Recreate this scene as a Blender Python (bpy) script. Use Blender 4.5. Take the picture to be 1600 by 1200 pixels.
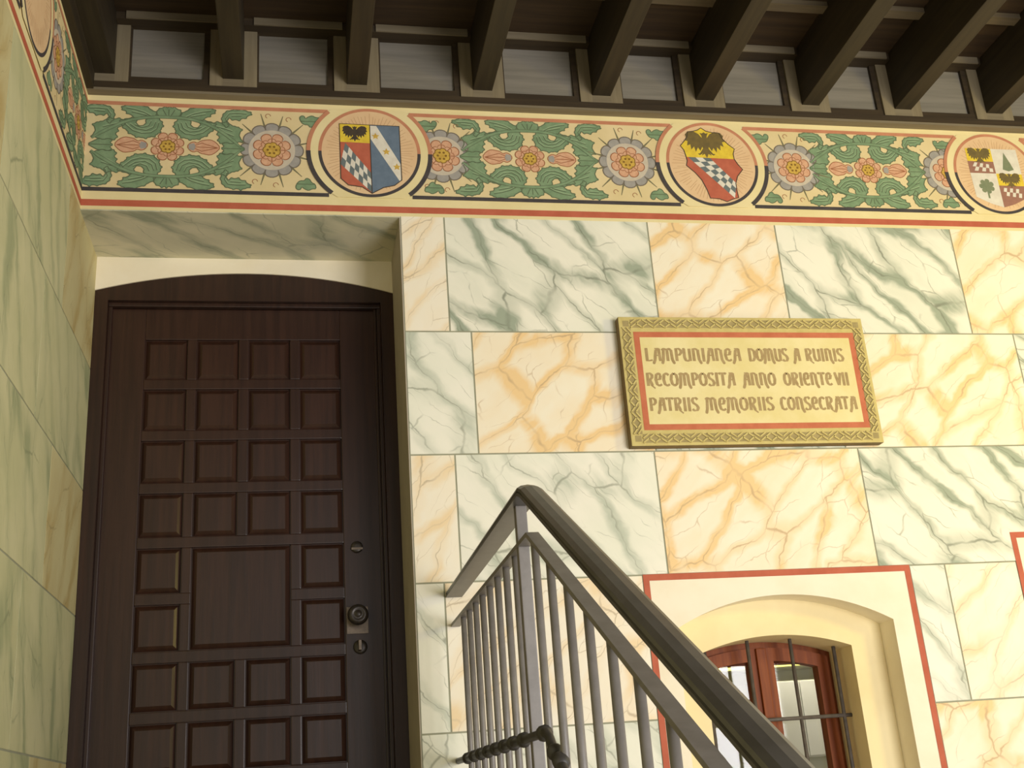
import bpy, bmesh, math, random
from mathutils import Vector, Matrix
random.seed(7)
for o in list(bpy.data.objects): bpy.data.objects.remove(o)
scn = bpy.context.scene
COL = scn.collection
PI = math.pi
def lin(c):
    c = c/255.0
    return c/12.92 if c <= 0.04045 else ((c+0.055)/1.055)**2.4
def rgb(r, g, b): return (lin(r), lin(g), lin(b), 1.0)

# ---------------------------------------------------------------- camera
cd = bpy.data.cameras.new('camera'); cam = bpy.data.objects.new('camera', cd); COL.objects.link(cam)
F = 1775.41
cd.sensor_fit = 'HORIZONTAL'; cd.sensor_width = 36.0; cd.lens = 36.0*F/1600.0
cd.clip_start = 0.02
EYE = Vector((0.0, -3.6, 0.31))
w = Vector((-0.35469877, -0.18678524, -0.03787785))
Rv = Matrix.Rotation(w.length, 3, w.normalized())
Bm = Matrix(((1,0,0),(0,0,-1),(0,1,0)))
Rw = Rv @ Bm                                   # world -> camera (x right, y down, z forward)
Rc = Rw.transposed()
cx, cy, cz = Rc.col[0], Rc.col[1], Rc.col[2]
M = Matrix((cx, -cy, -cz)).transposed().to_4x4(); M.translation = EYE
cam.matrix_world = M
scn.camera = cam

# ---------------------------------------------------------------- light and exposure
scn.view_settings.view_transform = 'Standard'
scn.view_settings.look = 'None'
scn.view_settings.gamma = 1.0
scn.view_settings.use_curve_mapping = False
scn.view_settings.exposure = -0.08
wd = bpy.data.worlds.new('world'); scn.world = wd; wd.use_nodes = True
bg = wd.node_tree.nodes['Background']; bg.inputs['Color'].default_value = (1.0, 0.97, 0.92, 1); bg.inputs['Strength'].default_value = 0.62
def area(name, loc, target, sx, sy, power, col):
    l = bpy.data.lights.new(name, 'AREA'); l.shape = 'RECTANGLE'; l.size = sx; l.size_y = sy
    l.energy = power; l.color = col
    o = bpy.data.objects.new(name, l); COL.objects.link(o); o.location = loc
    o.rotation_euler = (Vector(target)-Vector(loc)).to_track_quat('-Z', 'Y').to_euler()
    return o
# daylight from the hall's big window opening, to the right of and behind the stair foot
area('daylight_opening', (3.0, -5.6, 0.3), (1.0, 0.0, 1.0), 2.2, 2.0, 228, (1.0, 0.975, 0.985))
# warm hall lamp, right
area('hall_lamp', (3.3, -1.9, 1.55), (2.3, 0.0, 1.55), 0.4, 0.4, 22, (1.0, 0.80, 0.20))

# ---------------------------------------------------------------- materials
def newmat(name):
    m = bpy.data.materials.new(name); m.use_nodes = True
    nt = m.node_tree; b = nt.nodes['Principled BSDF']
    return m, nt, b
def nd(nt, t, **kw):
    n = nt.nodes.new(t)
    for k, v in kw.items():
        if k in ('i',):
            for kk, vv in v.items(): n.inputs[kk].default_value = vv
        else: setattr(n, k, v)
    return n
def mth(nt, op, a, b=None, clamp=False):
    n = nt.nodes.new('ShaderNodeMath'); n.operation = op; n.use_clamp = clamp
    for i, v in enumerate((a, b)):
        if v is None: continue
        if hasattr(v, 'links'): nt.links.new(v, n.inputs[i])
        else: n.inputs[i].default_value = v
    return n.outputs[0]
def smooth(nt, v, lo, hi, a=0.0, b=1.0):
    n = nt.nodes.new('ShaderNodeMapRange'); n.interpolation_type = 'SMOOTHSTEP'
    nt.links.new(v, n.inputs['Value'])
    n.inputs['From Min'].default_value = lo; n.inputs['From Max'].default_value = hi
    n.inputs['To Min'].default_value = a; n.inputs['To Max'].default_value = b
    return n.outputs['Result']
def mixc(nt, f, a, b):
    n = nt.nodes.new('ShaderNodeMix'); n.data_type = 'RGBA'
    if hasattr(f, 'links'): nt.links.new(f, n.inputs['Factor'])
    else: n.inputs['Factor'].default_value = f
    for k, v in ((6, a), (7, b)):
        if hasattr(v, 'links'): nt.links.new(v, n.inputs[k])
        else: n.inputs[k].default_value = v
    return n.outputs[2]
def plain(name, c, c2=None, scale=30.0, rough=0.75, stretch=(1,1,1), metal=0.0, spec=0.3, bump=0.0):
    m, nt, b = newmat(name)
    c2 = c2 or tuple(x*0.86 for x in c[:3])+(1,)
    tc = nd(nt, 'ShaderNodeTexCoord'); mp = nd(nt, 'ShaderNodeMapping'); mp.inputs['Scale'].default_value = stretch
    geo = nd(nt, 'ShaderNodeNewGeometry')
    nt.links.new(geo.outputs['Position'], mp.inputs['Vector'])
    nz = nd(nt, 'ShaderNodeTexNoise', i={'Scale': scale, 'Detail': 5.0, 'Roughness': 0.6})
    nt.links.new(mp.outputs[0], nz.inputs['Vector'])
    f = smooth(nt, nz.outputs['Fac'], 0.3, 0.7)
    nt.links.new(mixc(nt, f, c, c2), b.inputs['Base Color'])
    b.inputs['Roughness'].default_value = rough; b.inputs['Metallic'].default_value = metal
    b.inputs['Specular IOR Level'].default_value = spec
    if bump:
        bp = nd(nt, 'ShaderNodeBump', i={'Strength': bump, 'Distance': 0.004})
        nt.links.new(nz.outputs['Fac'], bp.inputs['Height']); nt.links.new(bp.outputs[0], b.inputs['Normal'])
    return m
def marble(name, base, base2, streak, vein, ang, amount, cell=5.0, elong=2.1, plane='wall', veinw=0.020, cover=0.22):
    """painted imitation marble: warped elongated cells, soft coloured bands and thin veins"""
    m, nt, b = newmat(name)
    geo = nd(nt, 'ShaderNodeNewGeometry'); sp = nd(nt, 'ShaderNodeSeparateXYZ')
    nt.links.new(geo.outputs['Position'], sp.inputs[0])
    oi = nd(nt, 'ShaderNodeObjectInfo')
    if plane == 'wall':
        u = mth(nt, 'ADD', sp.outputs['X'], sp.outputs['Y']); v = sp.outputs['Z']
    else:
        u = sp.outputs['X']; v = sp.outputs['Y']
    u = mth(nt, 'ADD', u, mth(nt, 'MULTIPLY', oi.outputs['Random'], 37.0))
    cb = nd(nt, 'ShaderNodeCombineXYZ'); nt.links.new(u, cb.inputs[0]); nt.links.new(v, cb.inputs[1])
    def warp(vec, sc, amt, det=3.0):
        n = nd(nt, 'ShaderNodeTexNoise', i={'Scale': sc, 'Detail': det, 'Roughness': 0.55})
        nt.links.new(vec, n.inputs['Vector'])
        s = nd(nt, 'ShaderNodeVectorMath', operation='SUBTRACT'); s.inputs[1].default_value = (.5, .5, .5)
        nt.links.new(n.outputs['Color'], s.inputs[0])
        k = nd(nt, 'ShaderNodeVectorMath', operation='SCALE'); k.inputs['Scale'].default_value = amt
        nt.links.new(s.outputs[0], k.inputs[0])
        a = nd(nt, 'ShaderNodeVectorMath', operation='ADD')
        nt.links.new(vec, a.inputs[0]); nt.links.new(k.outputs[0], a.inputs[1])
        return a.outputs[0]
    wv = warp(warp(cb.outputs[0], 4.5, 0.10), 18.0, 0.026)
    rot = nd(nt, 'ShaderNodeVectorRotate', rotation_type='Z_AXIS'); rot.inputs['Angle'].default_value = -ang
    nt.links.new(wv, rot.inputs['Vector'])
    mp = nd(nt, 'ShaderNodeMapping'); mp.inputs['Scale'].default_value = (cell/elong, cell, 0.0)
    nt.links.new(rot.outputs[0], mp.inputs['Vector'])
    v1 = nd(nt, 'ShaderNodeTexVoronoi', feature='DISTANCE_TO_EDGE', voronoi_dimensions='2D', i={'Scale': 1.0, 'Randomness': 0.9})
    nt.links.new(mp.outputs[0], v1.inputs['Vector'])
    # soft streak noise along the grain
    mp2 = nd(nt, 'ShaderNodeMapping'); mp2.inputs['Scale'].default_value = (1.6, 8.5, 0.0)
    nt.links.new(rot.outputs[0], mp2.inputs['Vector'])
    n2 = nd(nt, 'ShaderNodeTexNoise', i={'Scale': 1.0, 'Detail': 4.0, 'Roughness': 0.6})
    nt.links.new(mp2.outputs[0], n2.inputs['Vector'])
    band = smooth(nt, v1.outputs['Distance'], 0.03, 0.21, 1.0, 0.0)
    strk = smooth(nt, n2.outputs['Fac'], 0.42, 0.66)
    fac = mth(nt, 'MULTIPLY', mth(nt, 'ADD', mth(nt, 'MULTIPLY', band, mth(nt, 'ADD', mth(nt, 'MULTIPLY', strk, 0.85), cover)), mth(nt, 'MULTIPLY', strk, 0.16)), amount, True)
    n3 = nd(nt, 'ShaderNodeTexNoise', i={'Scale': 3.0, 'Detail': 4.0, 'Roughness': 0.6})
    nt.links.new(cb.outputs[0], n3.inputs['Vector'])
    col = mixc(nt, smooth(nt, n3.outputs['Fac'], 0.35, 0.65), base, base2)
    col = mixc(nt, fac, col, streak)
    # veins: the cell edges and a finer net, broken up by noise
    n4 = nd(nt, 'ShaderNodeTexNoise', i={'Scale': 9.0, 'Detail': 2.0})
    nt.links.new(cb.outputs[0], n4.inputs['Vector'])
    br = smooth(nt, n4.outputs['Fac'], 0.40, 0.62)
    ve = smooth(nt, v1.outputs['Distance'], 0.0, veinw*1.6, 1.0, 0.0)
    mp3 = nd(nt, 'ShaderNodeMapping'); mp3.inputs['Scale'].default_value = (cell*1.7/elong*0.9, cell*1.9, 0.0); mp3.inputs['Location'].default_value = (3.3, 7.7, 0)
    nt.links.new(rot.outputs[0], mp3.inputs['Vector'])
    v2 = nd(nt, 'ShaderNodeTexVoronoi', feature='DISTANCE_TO_EDGE', voronoi_dimensions='2D', i={'Scale': 1.0})
    nt.links.new(mp3.outputs[0], v2.inputs['Vector'])
    ve2 = mth(nt, 'MULTIPLY', smooth(nt, v2.outputs['Distance'], 0.0, veinw*1.5, 1.0, 0.0), mth(nt, 'MULTIPLY', br, 0.55))
    vf = mth(nt, 'MAXIMUM', mth(nt, 'MULTIPLY', ve, mth(nt, 'ADD', mth(nt, 'MULTIPLY', br, 0.55), 0.25)), ve2)
    col = mixc(nt, vf, col, vein)
    nt.links.new(col, b.inputs['Base Color'])
    b.inputs['Roughness'].default_value = 0.62; b.inputs['Specular IOR Level'].default_value = 0.25
    return m
def wood(name, c, c2, axis='z', rough=0.45, scale=1.0, spec=0.4, bump=0.15):
    st = {'x': (2, 40, 40), 'y': (40, 2, 40), 'z': (40, 40, 2)}[axis]
    return plain(name, c, c2, scale=scale, rough=rough, stretch=st, spec=spec, bump=bump)

MT = {}
MT['green'] = marble('green_marble', rgb(240,236,217), rgb(233,232,212), rgb(160,169,148), rgb(124,128,110), math.radians(-47), 1.0, cell=7.5, elong=3.0, veinw=0.018, cover=0.42)
MT['orange'] = marble('orange_marble', rgb(243,235,212), rgb(242,229,200), rgb(238,205,150), rgb(192,164,126), math.radians(45), 1.0, cell=7.6, elong=2.2, veinw=0.018, cover=0.55)
MT['pgreen'] = marble('pale_green_marble', rgb(241,237,220), rgb(235,234,215), rgb(192,197,178), rgb(152,154,136), math.radians(-50), 0.85, cell=7.5, elong=3.0, veinw=0.014, cover=0.35)
MT['porange'] = marble('pale_orange_marble', rgb(243,236,217), rgb(242,232,208), rgb(238,214,172), rgb(190,172,142), math.radians(52), 0.8, cell=8.0, elong=2.6, veinw=0.014, cover=0.4)
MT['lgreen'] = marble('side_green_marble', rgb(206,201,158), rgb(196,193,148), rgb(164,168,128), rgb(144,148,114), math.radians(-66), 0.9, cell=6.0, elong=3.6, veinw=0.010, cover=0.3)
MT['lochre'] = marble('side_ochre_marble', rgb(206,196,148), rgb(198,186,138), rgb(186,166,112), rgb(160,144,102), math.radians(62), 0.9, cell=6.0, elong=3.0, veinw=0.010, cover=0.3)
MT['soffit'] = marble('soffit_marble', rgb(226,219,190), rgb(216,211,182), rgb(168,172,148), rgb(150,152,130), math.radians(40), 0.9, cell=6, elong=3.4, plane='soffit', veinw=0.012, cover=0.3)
MT['joint'] = plain('painted_joint', rgb(158,158,134), scale=12)
MT['cream'] = plain('cream_plaster', rgb(243,234,210), rgb(237,226,198), scale=5)
MT['ochre_plaster'] = plain('ochre_plaster', rgb(240,224,176), rgb(232,214,164), scale=5)
MT['reveal'] = plain('shaded_grey_reveal', rgb(186,176,158), rgb(178,168,150), scale=8)  # the reveal's shade is put into this grey
MT['red'] = plain('red_paint', rgb(192,104,78), rgb(180,94,68), scale=14)
MT['fline'] = plain('faded_red_paint', rgb(200,138,104), rgb(188,126,94), scale=16)
MT['black'] = plain('black_paint', rgb(78,72,70), rgb(66,62,62), scale=20)
MT['fcream'] = plain('frieze_cream', rgb(234,218,166), rgb(226,210,154), scale=6)
MT['ffield'] = plain('frieze_field', rgb(228,208,160), rgb(218,198,146), scale=6)
MT['peach'] = plain('roundel_peach', rgb(228,196,152), rgb(222,186,142), scale=10)
MT['peachl'] = plain('roundel_ring', rgb(235,214,166), rgb(230,206,158), scale=10)
MT['leaf'] = plain('leaf_green', rgb(136,160,122), rgb(117,142,106), scale=26)
MT['leafo'] = plain('leaf_outline', rgb(92,108,80), rgb(102,112,84), scale=30)
MT['leafl'] = plain('leaf_light', rgb(158,180,140), rgb(144,168,128), scale=30)
MT['petal'] = plain('petal_grey', rgb(168,162,152), rgb(154,150,142), scale=40)
MT['petalo'] = plain('petal_outline', rgb(112,104,92), rgb(120,110,96), scale=40)
MT['petall'] = plain('petal_pale', rgb(206,194,172), rgb(196,184,162), scale=40)
MT['rose'] = plain('rosette_peach', rgb(220,176,140), rgb(208,156,122), scale=50)
MT['roseo'] = plain('rosette_outline', rgb(150,96,62), rgb(160,104,70), scale=50)
MT['gold'] = plain('gold_paint', rgb(214,178,84), rgb(190,152,66), scale=60)
MT['goldo'] = plain('gold_outline', rgb(128,96,40), rgb(140,106,44), scale=60)
MT['spike'] = plain('spike_olive', rgb(128,122,88), rgb(116,112,84), scale=40)
MT['yellow'] = plain('shield_yellow', rgb(232,204,66), rgb(216,184,60), scale=40)
MT['sred'] = plain('shield_red', rgb(192,106,80), rgb(180,96,72), scale=30)
MT['sblue'] = plain('shield_blue', rgb(110,126,142), rgb(100,116,132), scale=30)
MT['swhite'] = plain('shield_white', rgb(228,222,204), rgb(216,208,190), scale=30)
MT['sgrey'] = plain('shield_slate', rgb(112,122,120), rgb(102,112,112), scale=30)
MT['seagle'] = plain('eagle_black', rgb(66,58,50), rgb(80,68,52), scale=50)
MT['seagle2'] = plain('eagle_faded', rgb(122,104,58), rgb(106,92,56), scale=50)
MT['smauve'] = plain('shield_mauve', rgb(160,116,96), rgb(150,108,92), scale=30)
MT['stree'] = plain('shield_tree', rgb(120,130,100), rgb(132,138,106), scale=40)
MT['ray'] = plain('roundel_ray', rgb(200,160,118), rgb(194,154,114), scale=40)
MT['bdark'] = wood('beam_dark', rgb(54,45,28), rgb(41,33,20), 'y', 0.6)
MT['bboard'] = wood('ceiling_board', rgb(64,48,28), rgb(48,35,21), 'x', 0.62)
MT['btrim'] = wood('ceiling_trim_light', rgb(136,124,98), rgb(120,108,84), 'z', 0.6)
MT['btrimx'] = wood('ceiling_trim_light_long', rgb(128,117,94), rgb(112,101,80), 'x', 0.6)
MT['bbatten'] = wood('ceiling_batten', rgb(104,92,70), rgb(88,77,58), 'x', 0.6)
MT['bpanel'] = wood('ceiling_panel_grey', rgb(134,128,116), rgb(118,113,102), 'x', 0.65)
MT['bbead_shade'] = wood('ceiling_bead_and_shade', rgb(64,52,34), rgb(50,40,26), 'x', 0.6)  # stained beads, also painted shade on the cornice front and rail soffit
MT['door'] = wood('door_walnut', rgb(60,38,28), rgb(47,29,21), 'z', 0.32, spec=0.5)
MT['doorp'] = wood('door_panel_walnut', rgb(63,39,28), rgb(48,30,22), 'z', 0.32, spec=0.5)
MT['doorf'] = wood('door_frame_walnut', rgb(57,36,26), rgb(43,27,20), 'z', 0.35, spec=0.5)
MT['iron'] = plain('railing_grey_paint', rgb(126,121,116), rgb(113,108,103), scale=20, rough=0.42, spec=0.5)
MT['irond'] = plain('railing_dark_iron', rgb(64,61,57), rgb(52,49,46), scale=60, rough=0.5, spec=0.5)
MT['hand'] = plain('handrail_dark', rgb(86,83,79), rgb(72,69,65), scale=14, rough=0.36, spec=0.5)
MT['knob'] = plain('black_bronze', rgb(52,46,42), rgb(70,62,54), scale=60, rough=0.35, spec=0.6, metal=0.4)
MT['brass'] = plain('worn_metal', rgb(140,126,112), rgb(118,106,96), scale=60, rough=0.4, metal=0.6)
MT['wwood'] = wood('window_wood', rgb(140,74,30), rgb(112,54,22), 'z', 0.5, spec=0.2)
MT['grille'] = plain('grille_iron', rgb(96,88,80), rgb(80,74,68), scale=40, rough=0.5)
MT['stone'] = plain('stair_stone', rgb(206,198,184), rgb(192,184,170), scale=10, rough=0.6)
MT['inner'] = plain('inner_room_wall', rgb(214,212,190), rgb(206,204,182), scale=3)
MT['white'] = plain('white_paint', rgb(238,236,226), rgb(232,230,218), scale=4)
MT['pframe'] = plain('plaque_frame_tan', rgb(206,190,124), rgb(194,176,110), scale=24)
MT['pdark'] = plain('plaque_frame_dark', rgb(168,152,104), rgb(154,138,92), scale=40)
MT['pside_shade'] = plain('plaque_side_shade', rgb(128,108,72), rgb(116,98,64), scale=20)  # frame tan darkened to carry the shade of the side faces
MT['pfield'] = plain('plaque_field', rgb(232,218,164), rgb(222,206,142), scale=7)
MT['pred'] = plain('plaque_red', rgb(200,118,84), rgb(188,106,74), scale=20)
MT['ptext'] = plain('plaque_letter', rgb(174,150,106), rgb(160,136,92), scale=60)
m, nt, b = newmat('window_glass')
tr = nd(nt, 'ShaderNodeBsdfTransparent'); gl = nd(nt, 'ShaderNodeBsdfGlossy'); gl.inputs['Roughness'].default_value = 0.03
mx = nd(nt, 'ShaderNodeMixShader'); mx.inputs[0].default_value = 0.03
nt.links.new(tr.outputs[0], mx.inputs[1]); nt.links.new(gl.outputs[0], mx.inputs[2])
nt.links.new(mx.outputs[0], nt.nodes['Material Output'].inputs['Surface']); MT['glass'] = m
m, nt, b = newmat('reflected_strip'); b.inputs['Base Color'].default_value = (1, .9, .3, 1)  # glow imitates a strip lamp reflected in the glass
b.inputs['Emission Color'].default_value = (1.0, 0.88, 0.16, 1); b.inputs['Emission Strength'].default_value = 2.6; MT['tube'] = m

# ---------------------------------------------------------------- mesh helpers
def link(name, me, parent=None):
    o = bpy.data.objects.new(name, me); COL.objects.link(o)
    if parent is not None: o.parent = parent
    return o
def empty(name, loc=(0,0,0)):
    o = bpy.data.objects.new(name, None); COL.objects.link(o); o.location = loc; o.empty_display_size = 0.1
    return o
def tag(o, label=None, cat=None, group=None, kind=None):
    if label: o['label'] = label
    if cat: o['category'] = cat
    if group: o['group'] = group
    if kind: o['kind'] = kind
    return o
def mesh(name, verts, faces, mats, idx=None, smoothf=False):
    me = bpy.data.meshes.new(name); me.from_pydata([tuple(v) for v in verts], [], faces)
    for mm in (mats if isinstance(mats, (list, tuple)) else [mats]): me.materials.append(MT[mm])
    if idx: me.polygons.foreach_set('material_index', idx)
    if smoothf: me.polygons.foreach_set('use_smooth', [True]*len(me.polygons))
    me.update(); return me
def boxv(x0, x1, y0, y1, z0, z1):
    v = [(x0,y0,z0),(x1,y0,z0),(x1,y1,z0),(x0,y1,z0),(x0,y0,z1),(x1,y0,z1),(x1,y1,z1),(x0,y1,z1)]
    f = [(0,3,2,1),(4,5,6,7),(0,1,5,4),(1,2,6,5),(2,3,7,6),(3,0,4,7)]
    return v, f
def rel(parent, vs):
    if parent is None: return vs
    p = parent.location if parent.parent is None else parent.location + parent.parent.location
    return [(v[0]-p[0], v[1]-p[1], v[2]-p[2]) for v in vs]
def box(name, x0, x1, y0, y1, z0, z1, mat, parent=None, bevel=0.0):
    v, f = boxv(x0, x1, y0, y1, z0, z1)
    me = mesh(name, rel(parent, v), f, mat)
    if bevel:
        bm = bmesh.new(); bm.from_mesh(me)
        bmesh.ops.bevel(bm, geom=bm.edges[:]+bm.verts[:], offset=bevel, segments=2, affect='EDGES', profile=0.7)
        bm.to_mesh(me); bm.free()
    return link(name, me, parent)
def multi(name, boxes, mat, parent=None):
    V, Fc = [], []
    for bx in boxes:
        v, f = boxv(*bx); n = len(V); V += v; Fc += [tuple(i+n for i in q) for q in f]
    return link(name, mesh(name, rel(parent, V), Fc, mat), parent)
def prism(name, poly, y0, y1, mat, parent=None):
    """polygon in x,z (counter-clockwise seen from -y) extruded from y0 (front) to y1"""
    n = len(poly)
    V = [(p[0], y0, p[1]) for p in poly] + [(p[0], y1, p[1]) for p in poly]
    Fc = [tuple(range(n)), tuple(reversed(range(n, 2*n)))]
    for i in range(n):
        j = (i+1) % n; Fc.append((j, i, i+n, j+n))
    return link(name, mesh(name, rel(parent, V), Fc, mat), parent)
def tube(pts, r, seg=10, caps=True, radii=None):
    V, Fc = [], []
    pts = [Vector(p) for p in pts]
    for i, p in enumerate(pts):
        t = (pts[min(i+1, len(pts)-1)]-pts[max(i-1, 0)]).normalized()
        a = Vector((1,0,0)) if abs(t.x) < 0.9 else Vector((0,1,0))
        n1 = t.cross(a).normalized(); n2 = t.cross(n1).normalized()
        rr = radii[i] if radii else r
        for k in range(seg):
            an = 2*PI*k/seg; V.append(p+(n1*math.cos(an)+n2*math.sin(an))*rr)
    for i in range(len(pts)-1):
        for k in range(seg):
            a0 = i*seg+k; a1 = i*seg+(k+1) % seg
            Fc.append((a0, a1, a1+seg, a0+seg))
    if caps: Fc.append(tuple(reversed(range(seg)))); Fc.append(tuple(range(len(V)-seg, len(V))))
    return V, Fc
def tubeobj(name, pts, r, mat, parent=None, seg=10, radii=None):
    V, Fc = tube(pts, r, seg, True, radii)
    return link(name, mesh(name, rel(parent, [tuple(v) for v in V]), Fc, mat, smoothf=True), parent)
def sweep(name, path, prof, mat, parent=None):
    """profile (a across x, b up) swept along a path lying in a plane x = const; vertical section kept by mitre"""
    V, Fc = [], []; n = len(prof)
    for i, p in enumerate(path):
        p = Vector(p)
        d0 = (Vector(path[i])-Vector(path[i-1])).normalized() if i else None
        d1 = (Vector(path[i+1])-Vector(path[i])).normalized() if i < len(path)-1 else None
        d = ((d0 or d1)+(d1 or d0)).normalized(); dd = d1 or d0
        up = Vector((1,0,0)).cross(d); up = up if up.z > 0 else -up
        k = 1.0/max(0.5, abs(d.dot(dd)))
        for a, bb in prof: V.append(p+Vector((a,0,0))+up*bb*k)
    for i in range(len(path)-1):
        for k in range(n):
            a0 = i*n+k; a1 = i*n+(k+1) % n
            Fc.append((a0, a1, a1+n, a0+n))
    Fc.append(tuple(reversed(range(n)))); Fc.append(tuple(range(len(V)-n, len(V))))
    me = mesh(name, rel(parent, [tuple(v) for v in V]), Fc, mat)
    bm = bmesh.new(); bm.from_mesh(me); bmesh.ops.recalc_face_normals(bm, faces=bm.faces); bm.to_mesh(me); bm.free()
    return link(name, me, parent)

def wallpt(px, py, yy=0.0):
    """pixel of the photograph -> point on the vertical plane y = yy"""
    d = Rc @ Vector(((px-800)/F, (py-600)/F, 1.0))
    t = (yy-EYE.y)/d.y
    return EYE+d*t

# ---------------------------------------------------------------- flat painting on a wall plane
class Paint:
    """flat painted shapes: polygons in wall coordinates (u,v), each on its own hair-thin layer"""
    n = 0
    def __init__(s, plane, clip=None):
        s.plane = plane; s.clip = clip; s.P = []; s.mats = []; s.sid = 0
    def mi(s, m):
        if m not in s.mats: s.mats.append(m)
        return s.mats.index(m)
    def poly(s, pts, mat, lay, inner=False):
        if not inner: s.sid += 1
        pts = [tuple(p) for p in pts]
        if s.clip:
            for ax, sg, lim in s.clip:
                out = []
                for i in range(len(pts)):
                    a, bb = pts[i], pts[(i+1) % len(pts)]
                    ia, ib = sg*(a[ax]-lim) >= 0, sg*(bb[ax]-lim) >= 0
                    if ia: out.append(a)
                    if ia != ib:
                        t = (lim-a[ax])/(bb[ax]-a[ax]); out.append((a[0]+t*(bb[0]-a[0]), a[1]+t*(bb[1]-a[1])))
                pts = out
                if len(pts) < 3: return
        ar = sum(pts[i][0]*pts[(i+1) % len(pts)][1]-pts[(i+1) % len(pts)][0]*pts[i][1] for i in range(len(pts)))
        if ar < 0: pts = pts[::-1]
        s.P.append((pts, s.mi(mat), lay+(s.sid % 9)*0.1))
    def ribbon(s, pts, wd, mat, lay, closed=False):
        n = len(pts); L, Rr = [], []; s.sid += 1
        for i in range(n):
            a = pts[(i-1) % n] if (closed or i) else pts[0]; c = pts[(i+1) % n] if (closed or i < n-1) else pts[-1]
            dx, dy = c[0]-a[0], c[1]-a[1]; l = math.hypot(dx, dy) or 1
            ww = (wd[i] if isinstance(wd, (list, tuple)) else wd)/2
            L.append((pts[i][0]-dy/l*ww, pts[i][1]+dx/l*ww)); Rr.append((pts[i][0]+dy/l*ww, pts[i][1]-dx/l*ww))
        for i in range(n if closed else n-1):
            j = (i+1) % n; s.poly([L[i], L[j], Rr[j], Rr[i]], mat, lay, True)
    def build(s, name, parent, off=0.0):
        if not s.P: return None
        Paint.n += 1
        V, Fc, I = [], [], []
        for pts, mi, lay in s.P:
            d = 0.0006+off+lay*0.00022+(Paint.n % 40)*0.000004
            k = len(V)
            for u, v in pts:
                V.append((u, -d, v) if s.plane == 'back' else ((PLX+d, u, v) if s.plane == 'left' else (u, s.plane-d, v)))
            Fc.append(tuple(range(k, k+len(pts)))); I.append(mi)
        return link(name, mesh(name, rel(parent, V), Fc, s.mats, I), parent)
PLX = -0.71                                       # left wall plane
def circ(cx, cy, r, n=48, a0=0.0, a1=2*PI):
    return [(cx+r*math.cos(a0+(a1-a0)*i/n), cy+r*math.sin(a0+(a1-a0)*i/n)) for i in range(n if a1-a0 > 6.28 else n+1)]
def chaikin(p, it=2):
    for _ in range(it):
        q = []
        for i in range(len(p)):
            a, c = p[i], p[(i+1) % len(p)]
            q += [(a[0]*.75+c[0]*.25, a[1]*.75+c[1]*.25), (a[0]*.25+c[0]*.75, a[1]*.25+c[1]*.75)]
        p = q
    return p

# ================================================================= THE SETTING
ZR = 2.287        # top of the marble blocks / lintel
ZF0, ZF1 = 2.287, 2.742
FLOOR = -1.32
XR = 4.3
# ---- back wall: joint-coloured backing, blocks as pieces on it
wb = empty('wall_back', (0, 0, 0)); tag(wb, 'cream wall painted as veined marble blocks beside the stair door', kind='structure')
W1 = (1.128, 2.088, 0.972, -0.44)      # window surround 1: x0,x1,ztop,zbottom
W2 = (2.500, 3.460, 1.075, -0.34)
rects = [(-0.71, 0.375, ZR, 3.2), (0.375, W1[0], FLOOR, 3.2), (W1[0], W1[1], W1[2], 3.2), (W1[0], W1[1], FLOOR, W1[3]),
         (W1[1], W2[0], FLOOR, 3.2), (W2[0], W2[1], W2[2], 3.2), (W2[0], W2[1], FLOOR, W2[3]), (W2[1], XR, FLOOR, 3.2)]
multi('wall_core', [(a, c, 0.0015, 0.40, d, e) for a, c, d, e in rects], 'joint', wb)
def block(x0, x1, z0, z1, kind, parent, plane='back', g=0.0028):
    a, c, d, e = x0+g, x1-g, z0+g, z1-g
    if plane == 'back': v, f = boxv(a, c, 0.0, 0.003, d, e)
    else: v, f = boxv(PLX-0.003, PLX, a, c, d, e)
    o = link('marble_block', mesh('marble_block', v, f, kind), parent); return o
J = [ZR+0.013, 1.841, 1.397, 0.9705, 0.510, 0.065, -0.38, -0.82, FLOOR]
rows = [
 (0, [(.375,.532,'porange'),(.532,1.293,'green'),(1.293,1.799,'orange'),(1.799,2.531,'green'),(2.531,3.15,'orange'),(3.15,3.75,'green'),(3.75,XR,'orange')]),
 (1, [(.375,.606,'pgreen'),(.606,1.225,'orange'),(1.225,1.93,'green'),(1.93,2.70,'orange'),(2.70,3.4,'green'),(3.4,XR,'orange')]),
 (2, [(.375,.525,'porange'),(.525,1.217,'pgreen'),(1.217,1.975,'orange'),(1.975,2.68,'green'),(2.68,3.4,'orange'),(3.4,XR,'green')]),
 (3, [(.375,.468,'pgreen'),(.468,W1[0],'porange'),(W1[1],2.222,'pgreen'),(2.222,W2[0],'porange'),(W2[1],XR,'orange')]),
 (4, [(.375,.62,'pgreen'),(.62,W1[0],'pgreen'),(W1[1],W2[0],'orange'),(W2[1],XR,'green')]),
 (5, [(.375,.5,'orange'),(.5,W1[0],'orange'),(W1[1],W2[0],'green'),(W2[1],XR,'orange')]),
 (6, [(.375,.7,'green'),(.7,1.5,'orange'),(1.5,2.2,'green'),(2.2,2.9,'orange'),(2.9,3.6,'green'),(3.6,XR,'orange')]),
 (7, [(.375,1.0,'orange'),(1.0,1.8,'green'),(1.8,2.6,'orange'),(2.6,3.4,'green'),(3.4,XR,'orange')])]
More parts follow.
